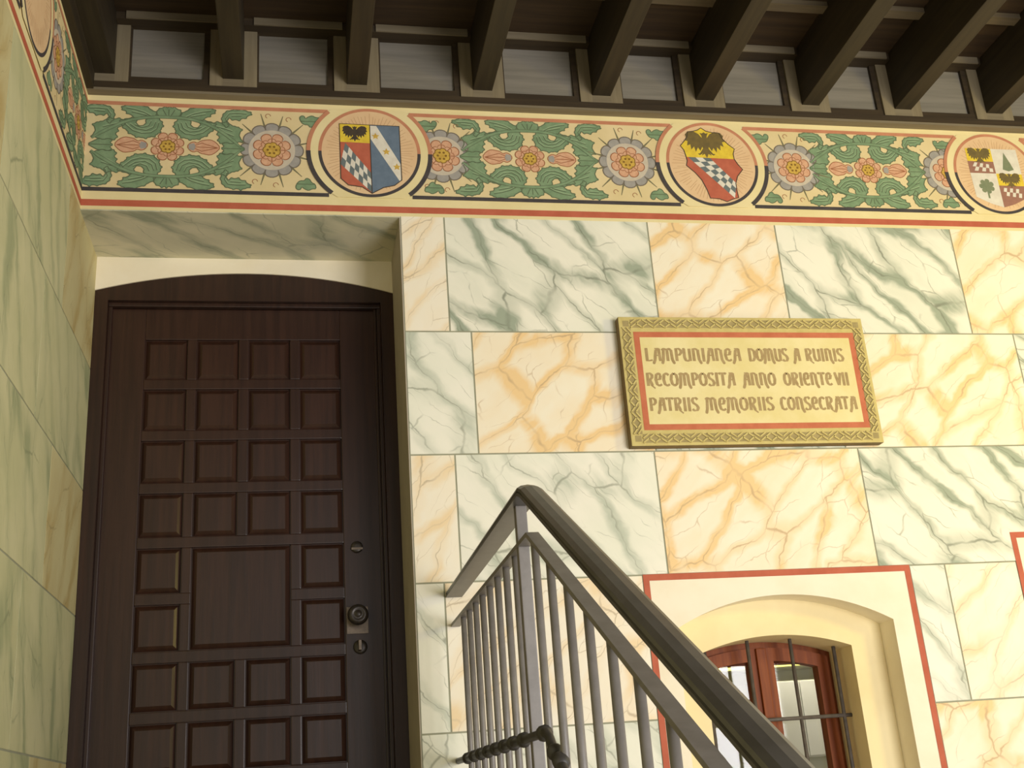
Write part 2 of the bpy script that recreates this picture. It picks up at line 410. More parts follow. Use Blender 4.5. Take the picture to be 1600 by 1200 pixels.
def sub(r, h):
    """rectangle r minus hole h"""
    x0, x1, z0, z1 = r; a, c, zt, zb = h
    if x1 <= a or x0 >= c or z1 <= zb or z0 >= zt: return [r]
    out = []
    if x0 < a: out.append((x0, a, z0, z1))
    if x1 > c: out.append((c, x1, z0, z1))
    if z1 > zt: out.append((max(x0,a), min(x1,c), zt, z1))
    if z0 < zb: out.append((max(x0,a), min(x1,c), z0, zb))
    return out
for ri, bl in rows:
    for x0, x1, k in bl:
        g = 0.0028; rr = [(x0+g, x1-g, J[ri+1]+g, J[ri]-g)]
        for h in (W1, W2): rr = [q for r in rr for q in sub(r, h)]
        rr = [(a, c, 0.0, 0.003, d, e) for a, c, d, e in rr]
        if rr: multi('marble_block', rr, k, wb)
# door recess: soffit, right reveal, tympanum over the arched door
RD = 0.353
multi('recess_soffit', [(-0.71, 0.375, 0.0, RD, ZR-0.004, ZR-0.0005)], 'soffit', wb)
box('recess_reveal', 0.3715, 0.3745, 0.0, RD-0.0005, FLOOR, ZR-0.005, 'reveal', wb)
def arc(x0, x1, zs, za, n=24):
    """arch from (x0,zs) over apex za to (x1,zs)"""
    h = (x1-x0)/2; s = za-zs; R = (h*h+s*s)/(2*s); cxx = (x0+x1)/2; czz = za-R
    a = math.asin(h/R)
    return [(cxx+R*math.sin(-a+2*a*i/n), czz+R*math.cos(-a+2*a*i/n)) for i in range(n+1)]
ar = arc(-0.71, 0.375, 2.150, 2.224)
prism('tympanum', list(ar)+[(0.3745, ZR-0.0005), (-0.7095, ZR-0.0005)], RD, RD+0.05, 'cream', wb)
# ---- left wall
wl = empty('wall_left', (0, 0, 0)); tag(wl, 'green veined painted marble wall running along the stair', kind='structure')
box('wall_core', PLX-0.35, PLX-0.0015, -5.2, RD+0.10, FLOOR, 3.2, 'joint', wl)
lrows = {0: [(.36,-.17,'orange'),(-.17,-.98,'green'),(-.98,-1.8,'orange'),(-1.8,-2.6,'green')],
         1: [(.36,-.42,'green'),(-.42,-1.25,'green'),(-1.25,-2.0,'orange'),(-2.0,-2.8,'green')]}
for r in range(8):
    bl = lrows[r % 2]
    y = bl[-1][1]; k = 0
    bl = list(bl)
    while y > -5.2: bl.append((y, max(-5.2, y-0.8), 'orange' if (k+r) % 2 == 0 else 'green')); y -= 0.8; k += 1
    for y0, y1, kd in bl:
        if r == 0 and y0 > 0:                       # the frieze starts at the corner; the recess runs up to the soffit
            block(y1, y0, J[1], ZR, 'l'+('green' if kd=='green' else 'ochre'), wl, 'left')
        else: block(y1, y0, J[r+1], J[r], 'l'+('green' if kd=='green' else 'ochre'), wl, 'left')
# ---- landing, stair, hall floor
LY = -1.30
fl = box('floor', -0.71, XR, -5.2, 0.4, FLOOR-0.1, FLOOR, 'stone'); tag(fl, 'pale stone floor of the hall below the stair', kind='structure')
st = empty('stair', (0, 0, FLOOR)); tag(st, 'pale stone stair rising along the marble wall to the door', kind='structure')
box('landing', -0.71, 0.55, LY, RD+0.09, FLOOR, 0.0, 'stone', st)
for i in range(7):
    zt = -0.165*(i+1)
    box('step', -0.71, 0.55, LY-0.3125*(i+1), LY-0.3125*i, FLOOR, zt, 'stone', st)

# ================================================================= CEILING
ce = empty('ceiling', (0, 0, 2.742)); tag(ce, 'dark brown timber ceiling of close joists with grey boxed panels', kind='structure')
CZ = 3.048; FY_ = -0.036
y = 0.0
for i in range(18):                                 # boards across the joists
    y0 = -0.30*i; y1 = y0-0.30
    box('ceiling_board', -0.71, XR, y1+0.003, y0-0.0005, CZ, CZ+0.03, 'bboard', ce)
box('roof_deck', -0.71, XR, -5.4, 0.0, CZ+0.03, CZ+0.10, 'bdark', ce)
box('cornice', -0.71, XR, -0.036, -0.0005, 2.742, 2.776, 'btrimx', ce)
box('cornice_front_shade', -0.71, XR, -0.040, -0.0365, 2.752, 2.776, 'bbead_shade', ce)  # dark sheet painting the shade on the cornice front
box('side_cornice', -0.71, -0.685, -5.2, -0.041, 2.742, 2.83, 'bdark', ce)
BX = [-0.655, -0.21, 0.232, 0.70, 1.161, 1.577, 2.02, 2.42, 2.83, 3.25, 3.67, 4.09]
BW = 0.037; BZ = 2.808
for i, bx in enumerate(BX):
    bmx = box('joist', bx-BW, bx+BW, -5.2, -0.030, BZ, CZ, 'bdark', ce, bevel=0.004)
    PW = 0.046
    box('joist_seat', bx-BW, bx+BW, -0.038, -0.008, 2.776, BZ, 'btrimx', ce)
    if i: box('panel_post', bx-BW-PW, bx-BW, -0.038, -0.008, 2.776, CZ-0.03, 'btrim', ce)
    box('panel_post', bx+BW, bx+BW+PW, -0.038, -0.008, 2.776, CZ-0.03, 'btrim', ce)
    if i == len(BX)-1: continue
    x0 = bx+BW+PW; x1 = BX[i+1]-BW-PW
    pn = box('ceiling_panel', x0, x1, -0.014, -0.003, 2.776, CZ, 'bpanel', ce)
    for q in ((x0, x0+0.006, 2.80, CZ-0.03), (x1-0.022, x1, 2.80, CZ-0.03)):
        box('panel_bead', q[0], q[1], -0.028, -0.0145, q[2], q[3], 'bbead_shade', ce)
    box('panel_bead', x0, x1, -0.030, -0.0145, 2.776, 2.806, 'bbead_shade', ce)
    # top rail: soffit shade put in as dark wood, pale front strip
    a, c = bx+BW, BX[i+1]-BW
    box('panel_rail', a, c, -0.075, -0.0145, CZ-0.030, CZ-0.0005, 'bbead_shade', ce)
    box('rail_strip', a+0.035, c-0.014, -0.082, -0.0755, CZ-0.030, CZ-0.0005, 'btrimx', ce)
    for yb in (-0.36, -0.72, -1.08, -1.44, -1.8):
        box('ceiling_batten', a, c, yb, yb+0.045, CZ-0.022, CZ-0.0005, 'bbatten', ce)

# ================================================================= FRIEZE (painted)
CV = 2.541                                          # centre height of the frieze ornament
VT0, VT1, VB0, VB1 = 2.704, 2.719, 2.357, 2.372      # top red line, bottom black line
RO, RI = 0.226, 0.185
SX, SY = 0.000523, 0.000638
def qpts(L): return [((x-578)*SX, -(y-390)*SY) for x, y in L]
LEAF = {
 'upper': qpts([(655,195),(672,170),(700,160),(722,142),(752,138),(775,124),(800,132),(830,128),(850,136),(876,146),(872,166),(848,170),(846,186),(820,190),(802,208),(770,212),(730,206),(690,206)]),
 'curl': qpts([(648,214),(628,236),(618,262),(634,278),(634,300),(656,310),(668,328),(700,328),(722,340),(750,332),(782,334),(800,318),(828,312),(838,292),(862,280),(876,254),(884,236),(850,226),(806,214),(776,222),(786,244),(770,264),(742,262),(724,246),(728,226),(700,210)]),
 'cluster': qpts([(850,232),(884,240),(910,230),(938,238),(962,226),(984,246),(1006,252),(1024,256),(1048,268),(1030,288),(1034,312),(1052,332),(1016,336),(990,348),(962,338),(930,346),(912,328),(926,312),(908,298),(918,282),(886,268)]),
 'hook': qpts([(962,250),(940,226),(934,196),(944,168),(966,148),(994,144),(1012,136),(1040,142),(1056,132),(1082,144),(1114,150),(1120,166),(1096,172),(1084,190),(1058,190),(1044,206),(1020,198),(1000,204),(980,188),(968,208),(982,236)]),
}
def ruffle(p, k):
    cxx = sum(q[0] for q in p)/len(p); cyy = sum(q[1] for q in p)/len(p); out = []
    for i in range(len(p)):
        a, c = p[i], p[(i+1) % len(p)]
        f = k*1.05; out.append((cxx+(a[0]-cxx)*f, cyy+(a[1]-cyy)*f))
        m_ = ((a[0]+c[0])/2, (a[1]+c[1])/2); f = k*0.965; out.append((cxx+(m_[0]-cxx)*f, cyy+(m_[1]-cyy)*f))
    return out
for nm, k in (('upper', 1.10), ('curl', 1.06), ('cluster', 1.22), ('hook', 1.08)): LEAF[nm] = ruffle(LEAF[nm], k)
TREF = ruffle(qpts([(500,190),(506,164),(520,146),(540,144),(552,132),(570,142),(580,130),(596,142),(612,134),(630,148),(650,152),(658,172),(652,196),(578,200)]), 1.06)
STEM = qpts([(90,352),(140,318),(200,286),(270,250),(340,226),(420,210),(500,203),(578,202),(656,203),(740,212),(820,232),(890,262),(960,304),(1010,340),(1060,384)])
TIP = qpts([(930,362),(960,350),(990,360),(1020,352),(1050,368),(1092,390),(1050,412),(1020,426),(990,420),(960,430),(930,418),(950,404),(926,390),(950,376)])
BUD = qpts([(704,384),(722,362),(748,352),(772,362),(792,346),(820,340),(856,336),(890,350),(924,386),(890,420),(856,436),(820,430),(792,426),(772,410),(748,420),(722,410)])
VEIN = {'upper': [[(690,200),(740,176),(800,160),(856,152)],[(720,196),(770,186),(820,176)]],
        'curl': [[(640,240),(652,280),(690,306),(750,312),(806,296),(850,262),(870,242)],[(660,236),(676,272),(720,292),(780,284),(826,256)],[(690,232),(706,262),(750,276),(796,258)]],
        'cluster': [[(890,252),(940,262),(1000,280)],[(900,262),(950,290),(1010,312)]],
        'hook': [[(968,236),(952,196),(976,164),(1030,160),(1092,162)],[(992,180),(1030,178),(1060,176)]]}
for k in VEIN: VEIN[k] = [qpts(v) for v in VEIN[k]]
CORN = qpts([(1450,182),(1466,166),(1486,170),(1492,188),(1514,172),(1540,164),(1562,176),(1590,176),(1584,206),(1560,214),(1548,236),(1524,244),(1512,226),(1484,226),(1464,212)])
CORN = [(x-(1520-578)*SX, y-(390-204)*SY) for x, y in CORN]

def wreath(plane, parent, u0, clip=None, sc=1.0):
    def T(pts, mx, my, du=0, dv=0): return [(u0+mx*(p[0]*sc)+du, CV+my*p[1]+dv) for p in pts]
    for my in (1, -1):
        P = Paint(plane, clip); P.ribbon(T(STEM, 1, my), [0.006]+[0.013]*(len(STEM)-2)+[0.006], 'leafo', 6); P.ribbon(T(STEM, 1, my), [0.003]+[0.009]*(len(STEM)-2)+[0.003], 'leaf', 7)
        P.build('scroll_stem', parent)
        P = Paint(plane, clip); q = chaikin(T(TREF, 1, my), 1); P.poly(q, 'leaf', 3); P.ribbon(q, 0.0035, 'leafo', 4, True)
        for k in (-40, 0, 40): P.ribbon(T(qpts([(578+k*.4, 190), (578+k, 152)]), 1, my), 0.003, 'leafo', 5)
        P.build('acanthus_leaf', parent)
        for mx in (1, -1):
            for nm in ('upper', 'curl', 'cluster', 'hook'):
                P = Paint(plane, clip); q = chaikin(T(LEAF[nm], mx, my), 1)
                P.poly(q, 'leaf', 1 if nm != 'cluster' else 2); P.ribbon(q, 0.0036, 'leafo', 4, True)
                for v in VEIN[nm]:
                    vv = T(v, mx, my); P.ribbon(vv, 0.0030, 'leafo', 4)
                    P.ribbon([(a, c+0.005) for a, c in vv], 0.0035, 'leafl', 3)
                P.build('acanthus_leaf', parent)
    for mx in (1, -1):
        P = Paint(plane, clip); q = chaikin(T(TIP, mx, 1), 1); P.poly(q, 'leaf', 5); P.ribbon(q, 0.0034, 'leafo', 6, True)
        P.ribbon(T(qpts([(940,390),(1080,390)]), mx, 1), 0.003, 'leafo', 6); P.build('acanthus_leaf', parent)
        P = Paint(plane, clip); q = chaikin(T(BUD, mx, 1), 1); P.poly(q, 'rose', 1); P.ribbon(q, 0.003, 'roseo', 2, True)
        for yy in (360, 386, 412): P.ribbon(T(qpts([(730, 386), (800, yy), (905, 388)]), mx, 1), 0.0028, 'roseo', 2)
        P.poly(T(qpts([(715,370),(750,362),(760,386),(750,410),(715,402)]), mx, 1), 'petal', 3); P.build('flower_bud', parent)
    rosette(plane, parent, u0, CV, 0.058, clip)
def scallop(u, v, r, n, bump, rot=0.0, m=9):
    out = []
    for i in range(n*m):
        t = i/m; a = rot+2*PI*t/n; k = abs(math.sin(PI*(t % 1.0)))
        rr = r*(1-bump)+r*bump*math.sqrt(k); out.append((u+rr*math.cos(a), v+rr*math.sin(a)))
    return out
def rosette(plane, parent, u, v, r, clip=None, lay=4, name='rosette'):
    P = Paint(plane, clip); q = scallop(u, v, r, 8, 0.28); P.poly(q, 'rose', lay); P.ribbon(q, 0.0034, 'roseo', lay+1, True)
    for i in range(8):
        a = 2*PI*i/8; P.ribbon([(u+r*.45*math.cos(a), v+r*.45*math.sin(a)), (u+r*.70*math.cos(a), v+r*.70*math.sin(a))], 0.003, 'roseo', lay+1)
    q = scallop(u, v, r*.68, 8, 0.2, PI/8); P.ribbon(q, 0.0026, 'roseo', lay+1, True)
    P.poly(scallop(u, v, r*.46, 7, 0.16), 'gold', lay+2); P.ribbon(scallop(u, v, r*.46, 7, 0.16), 0.0034, 'goldo', lay+3, True)
    for i in range(6):
        a = 2*PI*i/6; P.poly(circ(u+r*.22*math.cos(a), v+r*.22*math.sin(a), r*.07, 8), 'goldo', lay+3)
    return P.build(name, parent)
def big_flower(plane, parent, u, v, R=0.108, clip=None):
    P = Paint(plane, clip)
    P.poly(circ(u, v, R*.77, 40), 'petall', 4); P.ribbon(circ(u, v, R*.77, 40), 0.003, 'petal', 5, True)
    for i in range(12):
        a = 2*PI*(i+.5)/12; l = 0.155 if i % 2 else 0.148
        p0 = (u+R*.9*math.cos(a), v+R*.9*math.sin(a)); p1 = (u+l*math.cos(a), v+l*math.sin(a))
        if abs(p1[1]-CV) > 0.16: 
            k = (0.158-abs(p0[1]-CV))/(abs(p1[1]-p0[1])); p1 = (p0[0]+(p1[0]-p0[0])*k, p0[1]+(p1[1]-p0[1])*k)
        P.ribbon([p0, p1], [0.0075, 0.0025], 'spike', 1)
    for i in (2, 3, 8, 9):                          # little tendrils between the spikes
        a = 2*PI*i/12+.1; c0 = (u+.142*math.cos(a), v+.142*math.sin(a))
        if abs(c0[1]-CV) < .15: P.ribbon(circ(c0[0], c0[1], 0.009, 8, 0, 4.4), 0.0025, 'roseo', 1)
    f = P.build('great_flower', parent)
    tag(f, 'painted great flower with grey scalloped petals around a peach rosette')
    for i in range(12):
        a = 2*PI*i/12; P = Paint(plane, clip)
        ca, sa = math.cos(a), math.sin(a)
        q = [(R*.70, -.019), (R*.84, -.0245), (R*.97, -.021), (R*1.04, 0), (R*.97, .021), (R*.84, .0245), (R*.70, .019)]
        q = [(u+x*ca-y*sa, v+x*sa+y*ca) for x, y in chaikin(q, 1)]
        P.poly(q, 'petal', 2); P.ribbon(q, 0.0042, 'petalo', 3, True); P.build('petal', f)
    rosette(plane, f, u, v, R*.63, clip, 6)
def corner_leaf(plane, parent, u, v, mx, my, clip=None):
    P = Paint(plane, clip); q = chaikin([(u+mx*x, v+my*y) for x, y in CORN], 1)
    P.poly(q, 'leaf', 2); P.ribbon(q, 0.0034, 'leafo', 3, True); P.ribbon([(u-mx*.03, v), (u+mx*.03, v)], 0.003, 'leafo', 3)
    P.build('corner_leaf', parent)
def eagle(P, u, v, s, mat, lay):
    """spread eagle, s = half wing span"""
    body = [(0,.62),(.10,.55),(.22,.58),(.14,.42),(.12,.25),(.20,-.15),(.10,-.42),(.26,-.72),(.10,-.62),(0,-.85)]
    P.poly([(u+x*s, v+z*s) for x, z in body]+[(u-x*s, v+z*s) for x, z in body[::-1][1:-1]], mat, lay)
    for mx in (1, -1):
        wing = [(.10,.25),(.30,.52),(.55,.66),(.85,.62),(1.0,.45),(.95,.30),(1.04,.12),(.90,.08),(.95,-.18),(.78,-.10),(.76,-.40),(.60,-.22),(.54,-.52),(.40,-.26),(.30,-.46),(.14,-.15)]
        P.poly([(u+mx*x*s, v+z*s) for x, z in wing], mat, lay)
        leg = [(.10,-.25),(.34,-.60),(.46,-.62),(.36,-.70),(.22,-.62),(.06,-.40)]
        P.poly([(u+mx*x*s, v+z*s) for x, z in leg], mat, lay)
def checky(P, A, Bp, C, D, n, mcol, lay, ca='swhite', cb='sgrey'):
    """checks in quad A-B (top edge) D-C (bottom edge), n rows along, m across"""
    for i in range(n):
        for j in range(mcol):
            def pt(s, t): 
                return ((A[0]*(1-s)+D[0]*s)*(1-t)+(Bp[0]*(1-s)+C[0]*s)*t, (A[1]*(1-s)+D[1]*s)*(1-t)+(Bp[1]*(1-s)+C[1]*s)*t)
            P.poly([pt(i/n, j/mcol), pt((i+1)/n, j/mcol), pt((i+1)/n, (j+1)/mcol), pt(i/n, (j+1)/mcol)], ca if (i+j) % 2 else cb, lay)
ROFF = 0.0030
def roundel(plane, parent, u, label, clip=None):
    v = CV+0.003
    P = Paint(plane, clip)
    P.clip = (clip or [])+[(1, 1, VB0), (1, -1, VT1)]; P.poly(circ(u, v, RO-0.004, 64), 'fcream', 0); P.clip = clip; P.poly(circ(u, v, RI, 64), 'peach', 1)
    P.ribbon(circ(u, v, RI-0.006, 40, 0.0, PI), 0.012, 'fline', 2); P.ribbon(circ(u, v, RI-0.006, 40, PI, 2*PI), 0.012, 'black', 2)
    a1 = math.asin(0.170/RO); a2 = math.asin(0.176/RO)
    for sgn in (0, 1):
        f = (lambda a: a) if not sgn else (lambda a: PI-a)
        up = [(u+(RO-.006)*math.cos(f(a1*i/16)), v+(RO-.006)*math.sin(f(a1*i/16))) for i in range(17)]
        dn = [(u+(RO-.006)*math.cos(f(-a2*i/16)), v+(RO-.006)*math.sin(f(-a2*i/16))) for i in range(17)]
        P.ribbon(up, 0.014, 'fline', 2); P.ribbon(dn, 0.016, 'black', 2)
    r = P.build('roundel', parent, ROFF); tag(r, label)
    P = Paint(plane, clip)
    for i in range(72):
        a = 2*PI*i/72+random.uniform(-.02, .02); r0 = 0.10+random.uniform(0, .02); r1 = RI-0.02-random.uniform(0, .02)
        P.ribbon([(u+r0*math.cos(a), v+r0*math.sin(a)), (u+r1*math.cos(a), v+r1*math.sin(a))], 0.0018, 'ray', 2)
    P.build('sun_rays', r, ROFF)
    return r
def shield_a(plane, r, u):
    v = CV+0.003; o = ROFF
    out = [(-.108,.116),(.110,.114),(.112,-.112),(.085,-.135),(.045,-.145),(.004,-.170),(-.03,-.145),(-.08,-.138),(-.106,-.112)]
    P = Paint(plane)
    P.poly([(u-.108, v+.116), (u+.001, v+.115), (u+.003, v-.168), (u-.03, v-.145), (u-.08, v-.138), (u-.106, v-.112)], 'sred', 4)
    P.build('shield_red_half', r, o)
    P = Paint(plane); P.poly([(u+.002, v+.115), (u+.110, v+.114), (u+.112, v-.112), (u+.085, v-.135), (u+.045, v-.145), (u+.004, v-.170)], 'sblue', 4); P.build('shield_blue_half', r, o)
    P = Paint(plane); P.poly([(u-.108, v+.116), (u+.001, v+.115), (u+.001, v+.038), (u-.108, v+.040)], 'yellow', 5); P.build('shield_chief', r, o)
    P = Paint(plane); eagle(P, u-.053, v+.080, .044, 'seagle', 6); P.build('eagle', r, o)
    P = Paint(plane); checky(P, (u-.107, v-.052), (u-.088, v+.036), (u+.002, v-.085), (u+.003, v-.166), 7, 3, 5); P.build('checkered_bend', r, o)
    P = Paint(plane); P.poly([(u+.002, v+.112), (u+.026, v+.112), (u+.111, v-.048), (u+.112, v-.108), (u+.104, v-.116), (u+.002, v+.060)], 'swhite', 5)
    for x, z in ((.022,.068),(.060,.004),(.096,-.058)):
        q = []
        for i in range(10):
            a = PI/2+PI*i/5; rr = .015 if i % 2 == 0 else .007; q.append((u+x+rr*math.cos(a), v+z+rr*math.sin(a)))
        P.poly(q, 'gold', 6)
    P.build('white_bend', r, o)
    P = Paint(plane); P.ribbon([(u+x, v+z) for x, z in out], .0035, 'seagle', 8, True); P.ribbon([(u+.002, v+.115), (u+.004, v-.168)], .003, 'seagle', 8); P.build('shield_outline', r, o)
def shield_b(plane, r, u):
    v = CV+0.003; o = ROFF
    z = lambda L: [(u+(x-545)*.000486, v-(yy-540)*.000515) for x, yy in L]
    out = [(490,230),(530,258),(580,268),(636,270),(660,320),(700,366),(748,404),(732,448),(734,492),(760,540),(792,580),(740,640),(716,700),(716,760),(722,822),(670,836),(622,858),(560,836),(486,832),(468,760),(436,680),(390,620),(326,560),(338,520),(332,478),(322,430),(298,392),(336,350),(362,314),(374,268),(420,262),(460,250)]
    P = Paint(plane); P.poly(z([p for p in out if p[1] > 486]+[(332,484)] if False else [(334,486),(734,492),(760,540),(792,580),(740,640),(716,700),(716,760),(722,822),(670,836),(622,858),(560,836),(486,832),(468,760),(436,680),(390,620),(326,560),(338,520)]), 'sred', 4); P.build('shield_red_field', r, o)
    P = Paint(plane); P.poly(z([(490,230),(530,258),(580,268),(636,270),(660,320),(700,366),(748,404),(732,448),(734,492),(334,486),(332,478),(322,430),(298,392),(336,350),(362,314),(374,268),(420,262),(460,250)]), 'yellow', 4); P.build('shield_chief', r, o)
    P = Paint(plane); eagle(P, u-.018, v+.092, .078, 'seagle2', 5); P.build('eagle', r, o)
    A, Bq, C, D = z([(350,488),(530,490),(722,700),(690,826)])
    P = Paint(plane); checky(P, A, Bq, C, D, 8, 3, 5); P.build('checkered_bend', r, o)
    P = Paint(plane); P.ribbon(z(out), .0032, 'seagle', 8, True); P.build('shield_outline', r, o)
def shield_c(plane, r, u):
    v = CV+0.003; o = ROFF
    q = lambda x, z: (u+x, v+z)
    P = Paint(plane); P.poly([q(-.115,.115), q(0,.115), q(0,.055), q(-.115,.055)], 'yellow', 4); eagle(P, u-.057, v+.085, .05, 'seagle2', 5); P.build('yellow_quarter', r, o)
    P = Paint(plane); P.poly([q(-.115,.055), q(0,.055), q(0,0), q(-.115,0)], 'smauve', 4); checky(P, q(-.11,.012), q(-.085,.05), q(-.01,.04), q(-.01,.006), 6, 2, 5, 'swhite', 'smauve'); P.build('checkered_quarter', r, o)
    P = Paint(plane); P.poly([q(0,.115), q(.115,.115), q(.115,0), q(0,0)], 'swhite', 4)
    P.poly([q(.055,.10), q(.075,.05), q(.085,.02), q(.06,.012), q(.035,.02), q(.045,.06)], 'stree', 5); P.build('tree_quarter', r, o)
    P = Paint(plane); P.poly([q(-.115,0), q(0,0), q(0,-.155), q(-.05,-.14), q(-.112,-.11)], 'swhite', 4)
    P.poly(scallop(u-.055, v-.06, .034, 7, .3), 'stree', 5); P.ribbon([q(-.055,-.06), q(-.055,-.115)], .008, 'stree', 5); P.build('tree_quarter', r, o)
    P = Paint(plane); P.poly([q(0,0), q(.115,0), q(.115,-.055), q(0,-.055)], 'yellow', 4); eagle(P, u+.057, v-.026, .046, 'seagle2', 5); P.build('yellow_quarter', r, o)
    P = Paint(plane); P.poly([q(0,-.055), q(.115,-.055), q(.112,-.11), q(.05,-.14), q(0,-.155)], 'smauve', 4); checky(P, q(.01,-.10), q(.02,-.065), q(.10,-.07), q(.09,-.11), 6, 2, 5, 'swhite', 'smauve'); P.build('checkered_quarter', r, o)
def band_lines(plane, parent, segs, ulo, uhi):
    P = Paint(plane)
    P.poly([(ulo, ZR+0.013), (uhi, ZR+0.013), (uhi, ZR+0.038), (ulo, ZR+0.038)], 'red', 1); P.build('red_band', parent)
    for a, c in segs:
        P = Paint(plane); P.poly([(a, VB0), (c, VB0), (c, VT1), (a, VT1)], 'ffield', 0)
        P.build('frieze_field', parent)
        P = Paint(plane); P.poly([(a, VT0), (c, VT0), (c, VT1), (a, VT1)], 'fline', 6); P.build('red_line', parent)
        P = Paint(plane); P.poly([(a, VB0), (c, VB0), (c, VB1), (a, VB1)], 'black', 6); P.build('black_line', parent)
fr = box('trim_1', -0.71, XR, -0.0002, 0.0014, ZR, ZF1, 'fcream'); tag(fr, 'painted frieze of acanthus scrolls, flowers and shield roundels on the back wall', kind='structure')
fr2 = box('trim_2', PLX-0.0014, PLX+0.0002, -5.2, -0.0003, ZR, ZF1, 'fcream'); tag(fr2, 'painted frieze with roundel and flower along the side wall', kind='structure')
R1, R2, R3, R4 = 0.274, 1.585, 2.795, 4.05
DX = math.sqrt(RO**2-0.170**2)
band_lines('back', fr, [(-0.7095, R1-DX), (R1+DX, R2-DX), (R2+DX, R3-DX), (R3+DX, R4-DX)], -0.7095, XR)
cl = [(0, 1, -0.7092)]
wreath('back', fr, -0.433, cl); wreath('back', fr, 0.868); wreath('back', fr, 2.235, None, 0.94); wreath('back', fr, 3.42)
for u in (-0.074, 0.537, 1.246, 1.920, 2.585, 3.06): big_flower('back', fr, u, CV)
for c0, sd in ((R1, -1), (R1, 1), (R2, -1), (R2, 1), (R3, -1), (R3, 1)):
    corner_leaf('back', fr, c0+sd*0.215, CV+0.125, sd*-1, 1); corner_leaf('back', fr, c0+sd*0.230, CV-0.135, sd*-1, -1)
shield_a('back', roundel('back', fr, R1, 'roundel with halved red and blue shield, eagle and starred white bend'), R1)
shield_b('back', roundel('back', fr, R2, 'roundel with cusped shield, yellow eagle chief over red checkered bend'), R2)
shield_c('back', roundel('back', fr, R3, 'roundel with faded quartered shield of trees and eagles'), R3)
cl2 = [(0, -1, -0.0008)]
band_lines('left', fr2, [(-0.80+DX, -0.0005), (-2.1+DX, -0.80-DX), (-3.4+DX, -2.1-DX)], -5.2, -0.0005)
wreath('left', fr2, -0.135, cl2); wreath('left', fr2, -1.46)
for u in (-0.494, -1.10, -1.82): big_flower('left', fr2, u, CV)
for sd in (1, -1):
    corner_leaf('left', fr2, -0.80+sd*0.215, CV+0.125, -sd, 1); corner_leaf('left', fr2, -0.80+sd*0.230, CV-0.135, -sd, -1)
roundel('left', fr2, -0.80, 'roundel at the edge of the side wall frieze'); roundel('left', fr2, -2.1, 'roundel farther along the side wall frieze')

# ================================================================= DOOR
dr = empty('door_1', (-0.168, RD+0.02, 0.0)); tag(dr, 'dark walnut door with square raised panels under an arched head', kind='structure')
FY = RD+0.006
jl, jr, lt = -0.664, 0.324, 2.112
ah = arc(-0.71, 0.375, 2.150, 2.224)
prism('frame_head', [(-0.71, lt), (0.375, lt)]+list(reversed([(x, z+0.004) for x, z in ah])), FY, FY+0.085, 'doorf', dr)
box('frame_jamb', -0.71, jl, FY, FY+0.085, 0.0, lt, 'doorf', dr); box('frame_jamb', jr, 0.375, FY, FY+0.085, 0.0, lt, 'doorf', dr)
for a, c, yy in ((jr-0.014, jr, .022), (jr-0.026, jr-0.016, .030), (jl, jl+0.014, .022)):
    box('frame_bead', a, c, FY+yy, FY+0.085, 0.0, lt-0.016, 'doorf', dr, bevel=0.003)
box('frame_bead', jl, jr, FY+0.018, FY+0.085, lt-0.016, lt, 'doorf', dr, bevel=0.003)
LYF = 0.398                                          # leaf front plane
leaf = box('door_leaf', jl+0.003, jr-0.003, LYF+0.012, LYF+0.05, 0.005, lt-0.018, 'door', dr)
CXS = [(-0.525, -0.389), (-0.342, -0.206), (-0.157, -0.021), (0.027, 0.163)]
ZT = [1.965-0.1935*i for i in range(10)]; PH = 0.142
# stiles and rails stand proud of the leaf; panels sit in the openings with a V groove
box('stile', jl+0.003, CXS[0][0]-0.007, LYF, LYF+0.012, 0.005, lt-0.018, 'door', leaf, bevel=0.003)
box('stile', CXS[3][1]+0.007, jr-0.003, LYF, LYF+0.012, 0.005, lt-0.018, 'door', leaf, bevel=0.003)
zs = [lt-0.018]+[v for t in ZT for v in (t, t-PH)]+[0.005]
for i in range(0, len(zs), 2):
    z1, z0 = zs[i]-(0.0 if i == 0 else 0.007), zs[i+1]+(0.007 if i < len(zs)-2 else 0)
    if z1-z0 < 0.005: continue
    x0, x1 = CXS[0][0]-0.007, CXS[3][1]+0.007
    if i == 10:                                      # the rail interrupted by the big centre panel
        box('rail', x0, CXS[1][0]-0.007, LYF, LYF+0.012, z0, z1, 'door', leaf, bevel=0.003); box('rail', CXS[2][1]+0.007, x1, LYF, LYF+0.012, z0, z1, 'door', leaf, bevel=0.003)
    else: box('rail', x0, x1, LYF, LYF+0.012, z0, z1, 'door', leaf, bevel=0.003)
def panel(x0, x1, z0, z1):
    b_ = 0.016; yb, yf = LYF+0.012, LYF+0.001
    V = [(x0,yb,z0),(x1,yb,z0),(x1,yb,z1),(x0,yb,z1),(x0+b_,yf,z0+b_),(x1-b_,yf,z0+b_),(x1-b_,yf,z1-b_),(x0+b_,yf,z1-b_)]
    Fc = [(4,5,6,7),(0,1,5,4),(1,2,6,5),(2,3,7,6),(3,0,4,7),(3,2,1,0)]
    link('panel', mesh('panel', rel(leaf, V), Fc, 'doorp'), leaf)
for r, t in enumerate(ZT):
    for c in range(4):
        if c < 3 and not (r in (4, 5) and c == 1):
            box('muntin', CXS[c][1]+0.007, CXS[c+1][0]-0.007, LYF+0.0002, LYF+0.012, t-PH-0.007, t+0.007, 'door', leaf, bevel=0.003)
        if r in (4, 5) and c in (1, 2): continue
        panel(CXS[c][0]-0.004, CXS[c][1]+0.004, t-PH-0.004, t+0.004)
panel(CXS[1][0]-0.004, CXS[2][1]+0.004, ZT[5]-PH-0.004, ZT[4]+0.004)
